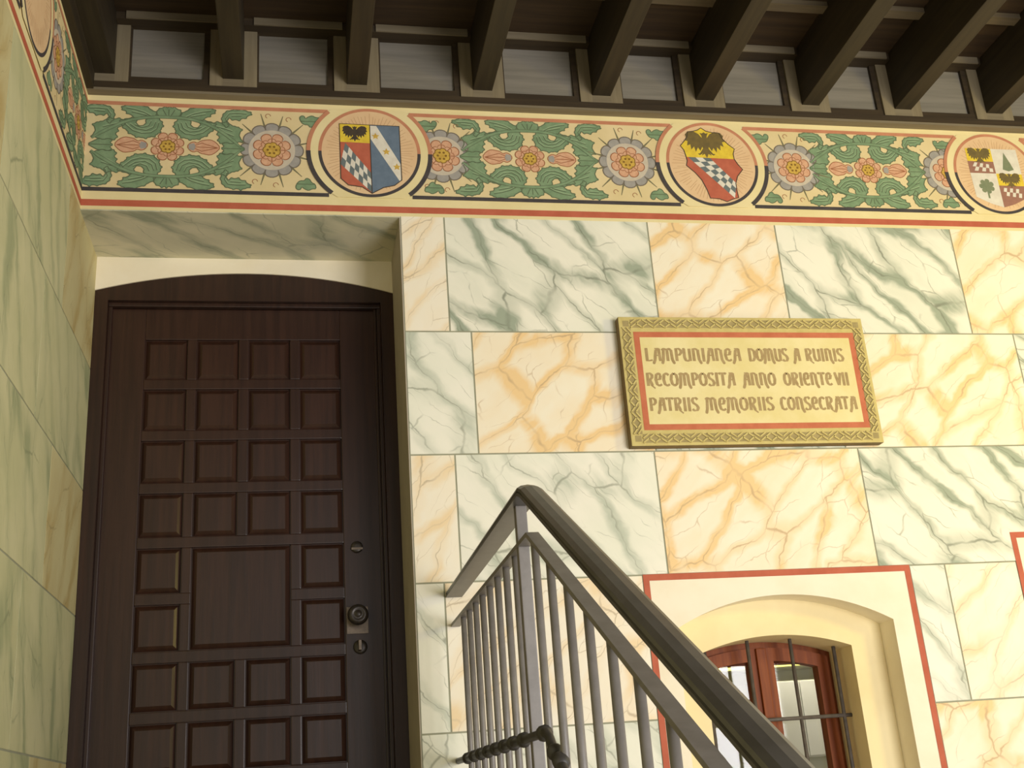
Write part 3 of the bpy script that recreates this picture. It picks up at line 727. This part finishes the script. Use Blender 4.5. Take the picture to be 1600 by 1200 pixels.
# knob on a square plate, key lever below, upper lock
def lathe(name, cx_, cz_, prof, mat, parent, seg=24):
    V, Fc = [], []
    for r, yy in prof:
        for k in range(seg): V.append((cx_+r*math.cos(2*PI*k/seg), yy, cz_+r*math.sin(2*PI*k/seg)))
    n = len(prof)
    for i in range(n-1):
        for k in range(seg): Fc.append((i*seg+k, i*seg+(k+1) % seg, (i+1)*seg+(k+1) % seg, (i+1)*seg+k))
    Fc.append(tuple(range((n-1)*seg, n*seg)))
    me = mesh(name, rel(parent, V), Fc, mat, smoothf=True)
    bm = bmesh.new(); bm.from_mesh(me); bmesh.ops.recalc_face_normals(bm, faces=bm.faces); bm.to_mesh(me); bm.free()
    return link(name, me, parent)
kx, kz = 0.212, 0.930
box('knob_plate', kx-0.037, kx+0.037, LYF-0.005, LYF-0.0002, kz-0.052, kz+0.040, 'brass', dr, bevel=0.0015)
kb = lathe('knob', kx, kz+0.006, [(0.012, LYF-0.004), (0.012, LYF-0.030), (0.030, LYF-0.036), (0.036, LYF-0.048), (0.033, LYF-0.060), (0.020, LYF-0.068), (0.0175, LYF-0.064), (0.010, LYF-0.070), (0.004, LYF-0.072)], 'knob', dr)
lathe('keyhole_rose', kx+0.008, kz-0.097, [(0.024, LYF-0.0002), (0.024, LYF-0.005), (0.020, LYF-0.008), (0.010, LYF-0.009), (0.004, LYF-0.009)], 'knob', dr)
box('key', kx+0.000, kx+0.010, LYF-0.045, LYF-0.009, kz-0.112, kz-0.078, 'brass', dr, bevel=0.002)
lathe('upper_lock', kx+0.004, 1.180, [(0.021, LYF-0.0002), (0.021, LYF-0.006), (0.015, LYF-0.009), (0.006, LYF-0.009)], 'knob', dr)
box('lock_slot_cover', kx-0.016, kx+0.024, LYF-0.012, LYF-0.0095, 1.170, 1.178, 'brass', dr, bevel=0.001)

# ================================================================= WINDOWS
def ring_prism(name, outer_rect, hole, y0, y1, mat, parent):
    """rectangular slab (x0,x1,ztop,zbot) with an arched hole (list left spring -> right spring, then straight to hole bottom)"""
    x0, x1, zt, zb = outer_rect; ha, hb = hole        # ha arch points left->right, hb bottom z
    V, Fc = [], []
    def quad(a, c, d, e):
        n = len(V)
        for p in (a, c, d, e): V.append((p[0], y0, p[1]))
        for p in (a, c, d, e): V.append((p[0], y1, p[1]))
        Fc.append((n, n+1, n+2, n+3)); Fc.append((n+7, n+6, n+5, n+4))
    hx0, hx1 = ha[0][0], ha[-1][0]
    quad((x0, zb), (hx0, zb), (hx0, zt), (x0, zt)); quad((hx1, zb), (x1, zb), (x1, zt), (hx1, zt))
    if hb > zb: quad((hx0, zb), (hx1, zb), (hx1, hb), (hx0, hb))
    for i in range(len(ha)-1): quad(ha[i], ha[i+1], (ha[i+1][0], zt), (ha[i][0], zt))
    loop = [(hx0, hb)]+list(ha)+[(hx1, hb)]
    for i in range(len(loop)):
        a, c = loop[i], loop[(i+1) % len(loop)]; n = len(V)
        V.extend([(a[0], y0, a[1]), (c[0], y0, c[1]), (c[0], y1, c[1]), (a[0], y1, a[1])]); Fc.append((n, n+1, n+2, n+3))
    return link(name, mesh(name, rel(parent, V), Fc, mat), parent)
def window(name, Wd, label, glabel):
    x0, x1, zt, zb = Wd; c = (x0+x1)/2; dz = zt-W1[2]
    wn = empty(name, (c, 0.0, zb)); tag(wn, label, kind='structure')
    hb = zb+0.09+0.0
    ha = arc(c-0.385, c+0.385, 0.790+dz, 0.888+dz)
    ring_prism('surround', (x0, x1, zt, zb), (ha, hb), 0.0, 0.10, 'cream', wn)
    hi = arc(c-0.268, c+0.268, 0.722+dz, 0.768+dz)
    ring_prism('inner_surround', (x0, x1, zt, zb), (hi, hb), 0.1002, 0.40, 'ochre_plaster', wn)
    P = Paint('back'); t = 0.021
    P.poly([(x0, zt-t), (x1, zt-t), (x1, zt), (x0, zt)], 'red', 2); P.poly([(x0, zb), (x0+t, zb), (x0+t, zt-t), (x0, zt-t)], 'red', 2); P.poly([(x1-t, zb), (x1, zb), (x1, zt-t), (x1-t, zt-t)], 'red', 2); P.poly([(x0+t, zb), (x1-t, zb), (x1-t, zb+t), (x0+t, zb+t)], 'red', 2)
    P.build('red_border', wn)
    # frame
    yf = 0.262; hf = arc(c-0.268, c+0.268, 0.722+dz, 0.768+dz)
    def under(hh, d): return [(x, z-d) for x, z in hh]
    f = ring_prism('window_frame', (c-0.268, c+0.268, 0.722+dz, hb), ([(c-0.236, 0.690+dz), (c+0.236, 0.690+dz)], hb+0.03), yf+0.02, yf+0.07, 'wwood', wn)
    prism('frame_arch', [(c-0.268, 0.7221+dz), (c+0.268, 0.7221+dz)]+list(reversed(hf)), yf+0.02, yf+0.07, 'wwood', wn)
    for sd in (-1, 1):
        a, d = (c-0.250, c-0.004) if sd < 0 else (c+0.004, c+0.250)
        top = [(x, z-0.022) for x, z in arc(c-0.268, c+0.268, 0.722+dz, 0.768+dz) if a < x < d]
        zo = lambda x: 0.722+dz+0.046*(1-((x-c)/0.268)**2)
        oa = [(a, zo(a)-0.022)]+top+[(d, zo(d)-0.022)]
        st_ = 0.042; ia = [(x, z-0.045) for x, z in [(a+st_, zo(a+st_)-0.022)]+[q for q in top if a+st_ < q[0] < d-st_]+[(d-st_, zo(d-st_)-0.022)]]
        # casement: stiles, arched top rail, bottom rail
        cs = box('casement', a, d, yf, yf+0.045, hb+0.032, hb+0.092, 'wwood', wn, bevel=0.004)
        for q0, q1 in ((a, a+st_), (d-st_, d)):
            prism('stile', [(q0, hb+0.092), (q1, hb+0.092), (q1, zo(q1)-0.067), (q0, zo(q0)-0.067)], yf, yf+0.045, 'wwood', cs)
        prism('top_rail', [(a, zo(a)-0.0671), (a+st_, zo(a+st_)-0.0671)]+ia[1:-1]+[(d-st_, zo(d-st_)-0.0671), (d, zo(d)-0.0671)]+list(reversed(oa)), yf, yf+0.045, 'wwood', cs)
        box('glass_pane', a+st_-0.005, d-st_+0.005, yf+0.020, yf+0.024, hb+0.085, zo(c+sd*0.04)-0.060, 'glass', cs)
    box('meeting_bead', c-0.018, c+0.018, yf-0.012, yf-0.0005, hb+0.032, zo(c)-0.024, 'wwood', wn, bevel=0.004)
    # iron grille standing in the reveal
    g = empty('window_grille', (c, 0.185, hb)); tag(g, glabel, 'grille')
    for k in (-1.5, -0.5, 0.5, 1.5):
        x = c+k*0.158+0.004; z1 = 0.722+dz+0.046*(1-((x-c)/0.268)**2)-0.001
        tubeobj('upright_bar', [(x, 0.185, hb), (x, 0.185, z1)], 0.0065, 'grille', g)
    for z in (0.498+dz, 0.20+dz, -0.10+dz):
        tubeobj('cross_bar', [(c-0.268, 0.185, z), (c+0.268, 0.185, z)], 0.0065, 'grille', g)
    return wn
window('window_1', W1, 'arched brown casement window in a deep cream reveal with red border', 'thin iron bars across the window behind the stair railing')
window('window_2', W2, 'cream window surround with red border beyond the veined blocks', 'thin iron bars across the window farther from the stair')
# room added behind the windows, in place of reflections in the panes
rm = empty('room_beyond', (2.3, 0.4, FLOOR)); tag(rm, 'pale room added behind the windows in place of reflections in the glass', kind='structure')
box('room_wall', 0.75, 3.9, 2.30, 2.38, FLOOR, 1.55, 'inner', rm); box('room_wall', 0.67, 0.75, 0.4, 2.38, FLOOR, 1.55, 'inner', rm)
box('room_wall', 3.9, 3.98, 0.4, 2.38, FLOOR, 1.55, 'inner', rm); box('room_ceiling', 0.67, 3.98, 0.40, 2.38, 1.55, 1.62, 'inner', rm); box('room_floor', 0.67, 3.98, 0.402, 2.38, FLOOR-0.08, FLOOR, 'inner', rm)
cb_ = empty('reflection_proxy', (2.52, 2.0, 0.30)); tag(cb_, 'added white cabinet glimpsed through the right pane of the window', 'proxy')  # added box imitating a bright reflection in the pane
box('reflection_proxy_body', 2.27, 2.77, 2.02, 2.298, 0.40, 0.775, 'white', cb_)
for a in (2.275, 2.5225): box('reflection_proxy_front', a, a+0.2425, 2.0, 2.0195, 0.405, 0.77, 'white', cb_, bevel=0.003)
tl = empty('reflected_strip', (2.45, 2.0, 0.85)); tag(tl, 'added glowing yellow tube imitating a strip lamp reflected in the window glass', 'lamp')  # added glowing tube in place of a reflected strip lamp
tubeobj('reflected_strip_tube', [(2.10, 2.0, 0.845), (2.90, 2.0, 0.862)], 0.008, 'tube', tl)
ll = bpy.data.lights.new('inner_room_fill', 'AREA'); ll.shape = 'RECTANGLE'; ll.size = 0.8; ll.size_y = 0.06; ll.energy = 14; ll.color = (1.0, 0.95, 0.78)  # added fill that brightens the inner room, set apart from the tube
lo = bpy.data.objects.new('inner_room_fill', ll); COL.objects.link(lo); lo.location = (2.5, 1.9, 1.2); lo.rotation_euler = (math.radians(-25), 0, 0)
box('reflected_strip_base', 2.08, 2.92, 2.012, 2.298, 0.850, 0.880, 'white', tl)

# ================================================================= PLAQUE
pq = empty('inscribed_plaque', (1.594, 0.0, 1.404)); tag(pq, 'tan framed plaque with red border and three lines of gothic lettering', 'plaque')
px0, px1, pz0, pz1, PY = 1.128, 2.060, 1.404, 1.884, -0.040
bd = box('plaque_board', px0, px1, PY, -0.0005, pz0, pz1, ['pside_shade', 'pframe'], pq, bevel=0.004)
for p in bd.data.polygons: p.material_index = 1 if p.normal.y < -0.7 else 0  # all but the front takes the painted side shade
rx0, rx1, rz0, rz1 = 1.178, 2.017, 1.460, 1.826; rt = 0.021
P = Paint(PY); P.poly([(rx0, rz0), (rx1, rz0), (rx1, rz1), (rx0, rz1)], 'pred', 0); P.build('red_border', pq)
P = Paint(PY); P.poly([(rx0+rt, rz0+rt), (rx1-rt, rz0+rt), (rx1-rt, rz1-rt), (rx0+rt, rz1-rt)], 'pfield', 1); P.build('inscription_field', pq)
def lattice(x0, x1, z0, z1, n, horiz):
    """carved band: dark ground with raised pale zigzag straps"""
    P = Paint(PY); P.poly([(x0, z0), (x1, z0), (x1, z1), (x0, z1)], 'pdark', 0); o = P.build('carved_band', pq)
    s = 0.0052; V, Fc = [], []
    def strap(p, q):
        dx, dz = q[0]-p[0], q[1]-p[1]; l = math.hypot(dx, dz); nx, nz = -dz/l*s/2, dx/l*s/2; k = len(V)
        for yy in (PY-0.0044, PY-0.0007):
            V.extend([(p[0]+nx, yy, p[1]+nz), (p[0]-nx, yy, p[1]-nz), (q[0]-nx, yy, q[1]-nz), (q[0]+nx, yy, q[1]+nz)])
        Fc.extend([(k,k+1,k+2,k+3), (k,k+4,k+5,k+1), (k+1,k+5,k+6,k+2), (k+2,k+6,k+7,k+3), (k+3,k+7,k+4,k)])
    for i in range(n):
        for ph in (0.0, 1.0):
            if horiz:
                a = x0+(x1-x0)*i/n; c = x0+(x1-x0)*(i+1)/n; m_ = (a+c)/2
                if ph == 0: strap((a, z0), (m_, z1)); strap((m_, z1), (c, z0))
                else: strap((a, z0+(z1-z0)*.5), (a+(c-a)*.25, z1)); strap((c-(c-a)*.25, z1), (c, z0+(z1-z0)*.5)); strap((a+(c-a)*.25, z0+(z1-z0)*.5), (m_, z0)); strap((m_, z0), (c-(c-a)*.25, z0+(z1-z0)*.5))
            else:
                a = z0+(z1-z0)*i/n; c = z0+(z1-z0)*(i+1)/n; m_ = (a+c)/2
                if ph == 0: strap((x0, a), (x1, m_)); strap((x1, m_), (x0, c))
                else: strap((x0+(x1-x0)*.5, a), (x1, a+(c-a)*.25)); strap((x1, c-(c-a)*.25), (x0+(x1-x0)*.5, c)); strap((x0+(x1-x0)*.5, a+(c-a)*.25), (x0, m_)); strap((x0, m_), (x0+(x1-x0)*.5, c-(c-a)*.25))
    link('zigzag_straps', mesh('zigzag_straps', rel(pq, V), Fc, 'pframe'), pq)
bo, bi = 0.011, 0.042
lattice(px0+bi, px1-bi, pz1-bi, pz1-bo, 10, True); lattice(px0+bi, px1-bi, pz0+bo, pz0+bi, 10, True)
lattice(px0+bo, px0+bi, pz0+bi, pz1-bi, 5, False); lattice(px1-bi, px1-bo, pz0+bi, pz1-bi, 5, False)
for a in (px0+bo+.004, px1-bi+.004):
    for c in (pz0+bo+.004, pz1-bi+.004):
        P = Paint(PY); P.poly([(a, c), (a+.022, c), (a+.022, c+.022), (a, c+.022)], 'pdark', 0); P.build('corner_square', pq)
GL = {
 'L': (.55, [[(.14,1),(.14,0)], [(.06,.03),(.3,.03),(.54,.08)], [(.04,1),(.24,1)]]),
 'A': (.68, [[(.52,1),(.54,.5),(.58,0)], [(.50,1),(.30,.84),(.22,.4),(.18,.1),(.04,-.24)], [(.22,1),(.56,1)], [(.22,.46),(.54,.46)]]),
 'M': (.98, [[(.20,.96),(.16,.5),(.12,.1),(.02,-.24)], [(.06,.86),(.22,1),(.44,.9)], [(.46,1),(.46,0)], [(.46,.9),(.62,1),(.76,.86)], [(.76,.9),(.78,.4),(.80,.1),(.94,-.24)]]),
 'P': (.62, [[(.16,1),(.16,0)], [(.06,.98),(.36,1),(.52,.86),(.52,.66),(.38,.5),(.18,.48)]]),
 'U': (.68, [[(.14,1),(.13,.3),(.2,.06),(.36,.0),(.52,.1)], [(.54,1),(.54,0)], [(.04,1),(.2,1)]]),
 'N': (.72, [[(.16,1),(.16,0)], [(.06,.94),(.3,1),(.48,.9)], [(.50,.92),(.52,.4),(.54,.1),(.70,-.24)]]),
 'I': (.34, [[(.17,1),(.17,0)], [(.06,1),(.28,1)], [(.06,.0),(.28,.0)]]),
 'D': (.70, [[(.16,1),(.16,0)], [(.04,1),(.38,.98),(.58,.8),(.60,.3),(.44,.04),(.08,0)]]),
 'O': (.70, [[(.35,1),(.16,.84),(.10,.5),(.16,.16),(.35,0),(.54,.16),(.60,.5),(.54,.84),(.35,1)]]),
 'S': (.60, [[(.52,.86),(.40,1),(.2,.98),(.1,.8),(.18,.6),(.42,.42),(.52,.22),(.42,.03),(.2,0),(.06,.12)]]),
 'R': (.68, [[(.16,1),(.16,0)], [(.06,.98),(.36,1),(.52,.86),(.50,.66),(.36,.52),(.2,.5)], [(.30,.5),(.42,.2),(.48,-.02),(.68,-.2)]]),
 'E': (.62, [[(.52,.84),(.36,1),(.18,.88),(.11,.5),(.18,.12),(.36,0),(.56,.12)], [(.14,.5),(.44,.5)], [(.52,.84),(.42,.5)]]),
 'C': (.60, [[(.54,.84),(.36,1),(.18,.88),(.11,.5),(.18,.12),(.36,0),(.56,.12)]]),
 'T': (.62, [[(.31,1),(.31,0)], [(.03,.9),(.1,1),(.52,1),(.6,.9)]]),
 'V': (.66, [[(.10,1),(.34,0)], [(.58,1),(.36,0)], [(.02,1),(.2,1)]]),
}
def word(txt, u0, u1, base, h):
    tot = sum(GL[c][0] for c in txt); k = (u1-u0)/tot; u = u0
    for ch in txt:
        P = Paint(PY)
        for s in GL[ch][1]:
            pts = []
            for i in range(len(s)-1):
                for j in range(4): t = j/4; pts.append((s[i][0]*(1-t)+s[i+1][0]*t, s[i][1]*(1-t)+s[i+1][1]*t))
            pts.append(s[-1]); pts = [(u+x*k, base+z*h) for x, z in pts]
            wd_ = []
            for i in range(len(pts)):
                a, c = pts[max(0, i-1)], pts[min(len(pts)-1, i+1)]
                l = math.hypot(c[0]-a[0], c[1]-a[1]) or 1
                ww = 0.0046+0.0062*abs(c[1]-a[1])/l
                if s[i//4 if i//4 < len(s) else -1][1] < 0: ww *= 0.6
                wd_.append(ww)
            P.ribbon(pts, wd_, 'ptext', 3)
        P.build('letter', pq); u += GL[ch][0]*k
def lx(z, za, zb, xa, xb): return xa+(z-za)/(zb-za)*(xb-xa)
for words, base, rg in ((((105,700,'LAMPUNIANEA'),(745,1000,'DOMUS'),(1030,1078,'A'),(1108,1358,'RUINIS')), 1.7145, (105,1355,1.211,1.962)),
                        (((112,664,'RECOMPOSITA'),(708,922,'ANNO'),(968,1284,'ORIENTE'),(1298,1392,'VII')), 1.6215, (115,1390,1.206,1.967)),
                        (((132,438,'PATRIIS'),(476,908,'MEMORIIS'),(946,1442,'CONSECRATA')), 1.5290, (135,1440,1.207,1.981))):
    for a, c, t in words: word(t, lx(a, *rg), lx(c, *rg), base, 0.047)

# ================================================================= STAIR RAILING
rl = empty('stair_railing', (0.497, -1.265, 0.0)); tag(rl, 'grey iron stair railing with dark moulded handrail beside the door landing', 'railing')
RX = 0.497; CY = -1.265; SL = 0.526; YE = -3.42
def zl(y, z): return z if y >= CY else z+SL*(y-CY)
prof = [(-.026,0),(.026,0),(.026,.006),(.022,.008),(.026,.011),(.024,.017),(.015,.022),(0,.024),(-.015,.022),(-.024,.017),(-.026,.011),(-.022,.008),(-.026,.006)]
HZ = 0.922
hr = sweep('handrail', [(RX, -0.002, HZ), (RX, CY+0.01, HZ), (RX, CY-0.02, zl(CY-0.02, HZ)), (RX, YE, zl(YE, HZ))], prof, 'hand', rl)
fprof = [(-.014,-.005),(.014,-.005),(.014,.005),(-.014,.005)]
FZ = 0.834
sweep('flat_rail', [(RX, -0.002, FZ), (RX, CY, FZ), (RX, YE, zl(YE, FZ))], fprof, 'iron', rl)
sweep('foot_rail', [(RX, -0.002, 0.075), (RX, CY, 0.075), (RX, YE, zl(YE, 0.075))], fprof, 'iron', rl)
MZ = 0.427
tubeobj('middle_rail', [(RX-0.012, -0.002, MZ), (RX-0.012, CY-0.05, MZ), (RX-0.012, CY-0.075, MZ-0.012), (RX-0.012, CY-0.10, zl(CY-0.10, MZ+0.02)), (RX-0.012, YE, zl(YE, MZ+0.02))], 0.0095, 'irond', rl)
posts = [CY+0.108, YE+0.03]
for yy in posts:
    box('post', RX-0.0125, RX+0.0125, yy-0.0125, yy+0.0125, zl(yy, 0)-(0.0 if yy > CY else 0.065), zl(yy, HZ), 'iron', rl, bevel=0.002)
ys = [-0.19-0.1245*k for k in range(8)]+[-1.283-0.1315*k for k in range(16)]
for yy in ys:
    bt = tubeobj('baluster', [(RX, yy, zl(yy, 0.08)), (RX, yy, zl(yy, FZ-0.005))], 0.0087, 'iron', rl, seg=12)
    mz = zl(yy, MZ+(0.0 if yy > CY else 0.02)) if abs(yy-CY) > 0.06 else MZ
    dm = 0.018*SL if yy < CY-0.06 else 0.0
    V, Fc = tube([(RX-0.010, yy-0.018, mz-dm), (RX-0.010, yy-0.008, mz-dm*.45), (RX-0.010, yy+0.008, mz+dm*.45), (RX-0.010, yy+0.018, mz+dm)], 0.01, 12, True, [0.010, 0.0165, 0.0165, 0.010])
    link('collar', mesh('collar', rel(rl, [tuple(v) for v in V]), Fc, 'irond', smoothf=True), bt)
# the ball where the middle rail turns down the stair
yb = CY-0.115; zb_ = zl(yb, MZ+0.02)
V, Fc = [], []
for i in range(9):
    a = PI*i/8
    for k in range(16): V.append((RX-0.012+0.017*math.sin(a)*math.cos(2*PI*k/16), yb+0.017*math.sin(a)*math.sin(2*PI*k/16), zb_+0.017*math.cos(a)))
for i in range(8):
    for k in range(16): Fc.append((i*16+k, (i+1)*16+k, (i+1)*16+(k+1) % 16, i*16+(k+1) % 16))
link('ball', mesh('ball', rel(rl, V), Fc, 'irond', smoothf=True), rl)
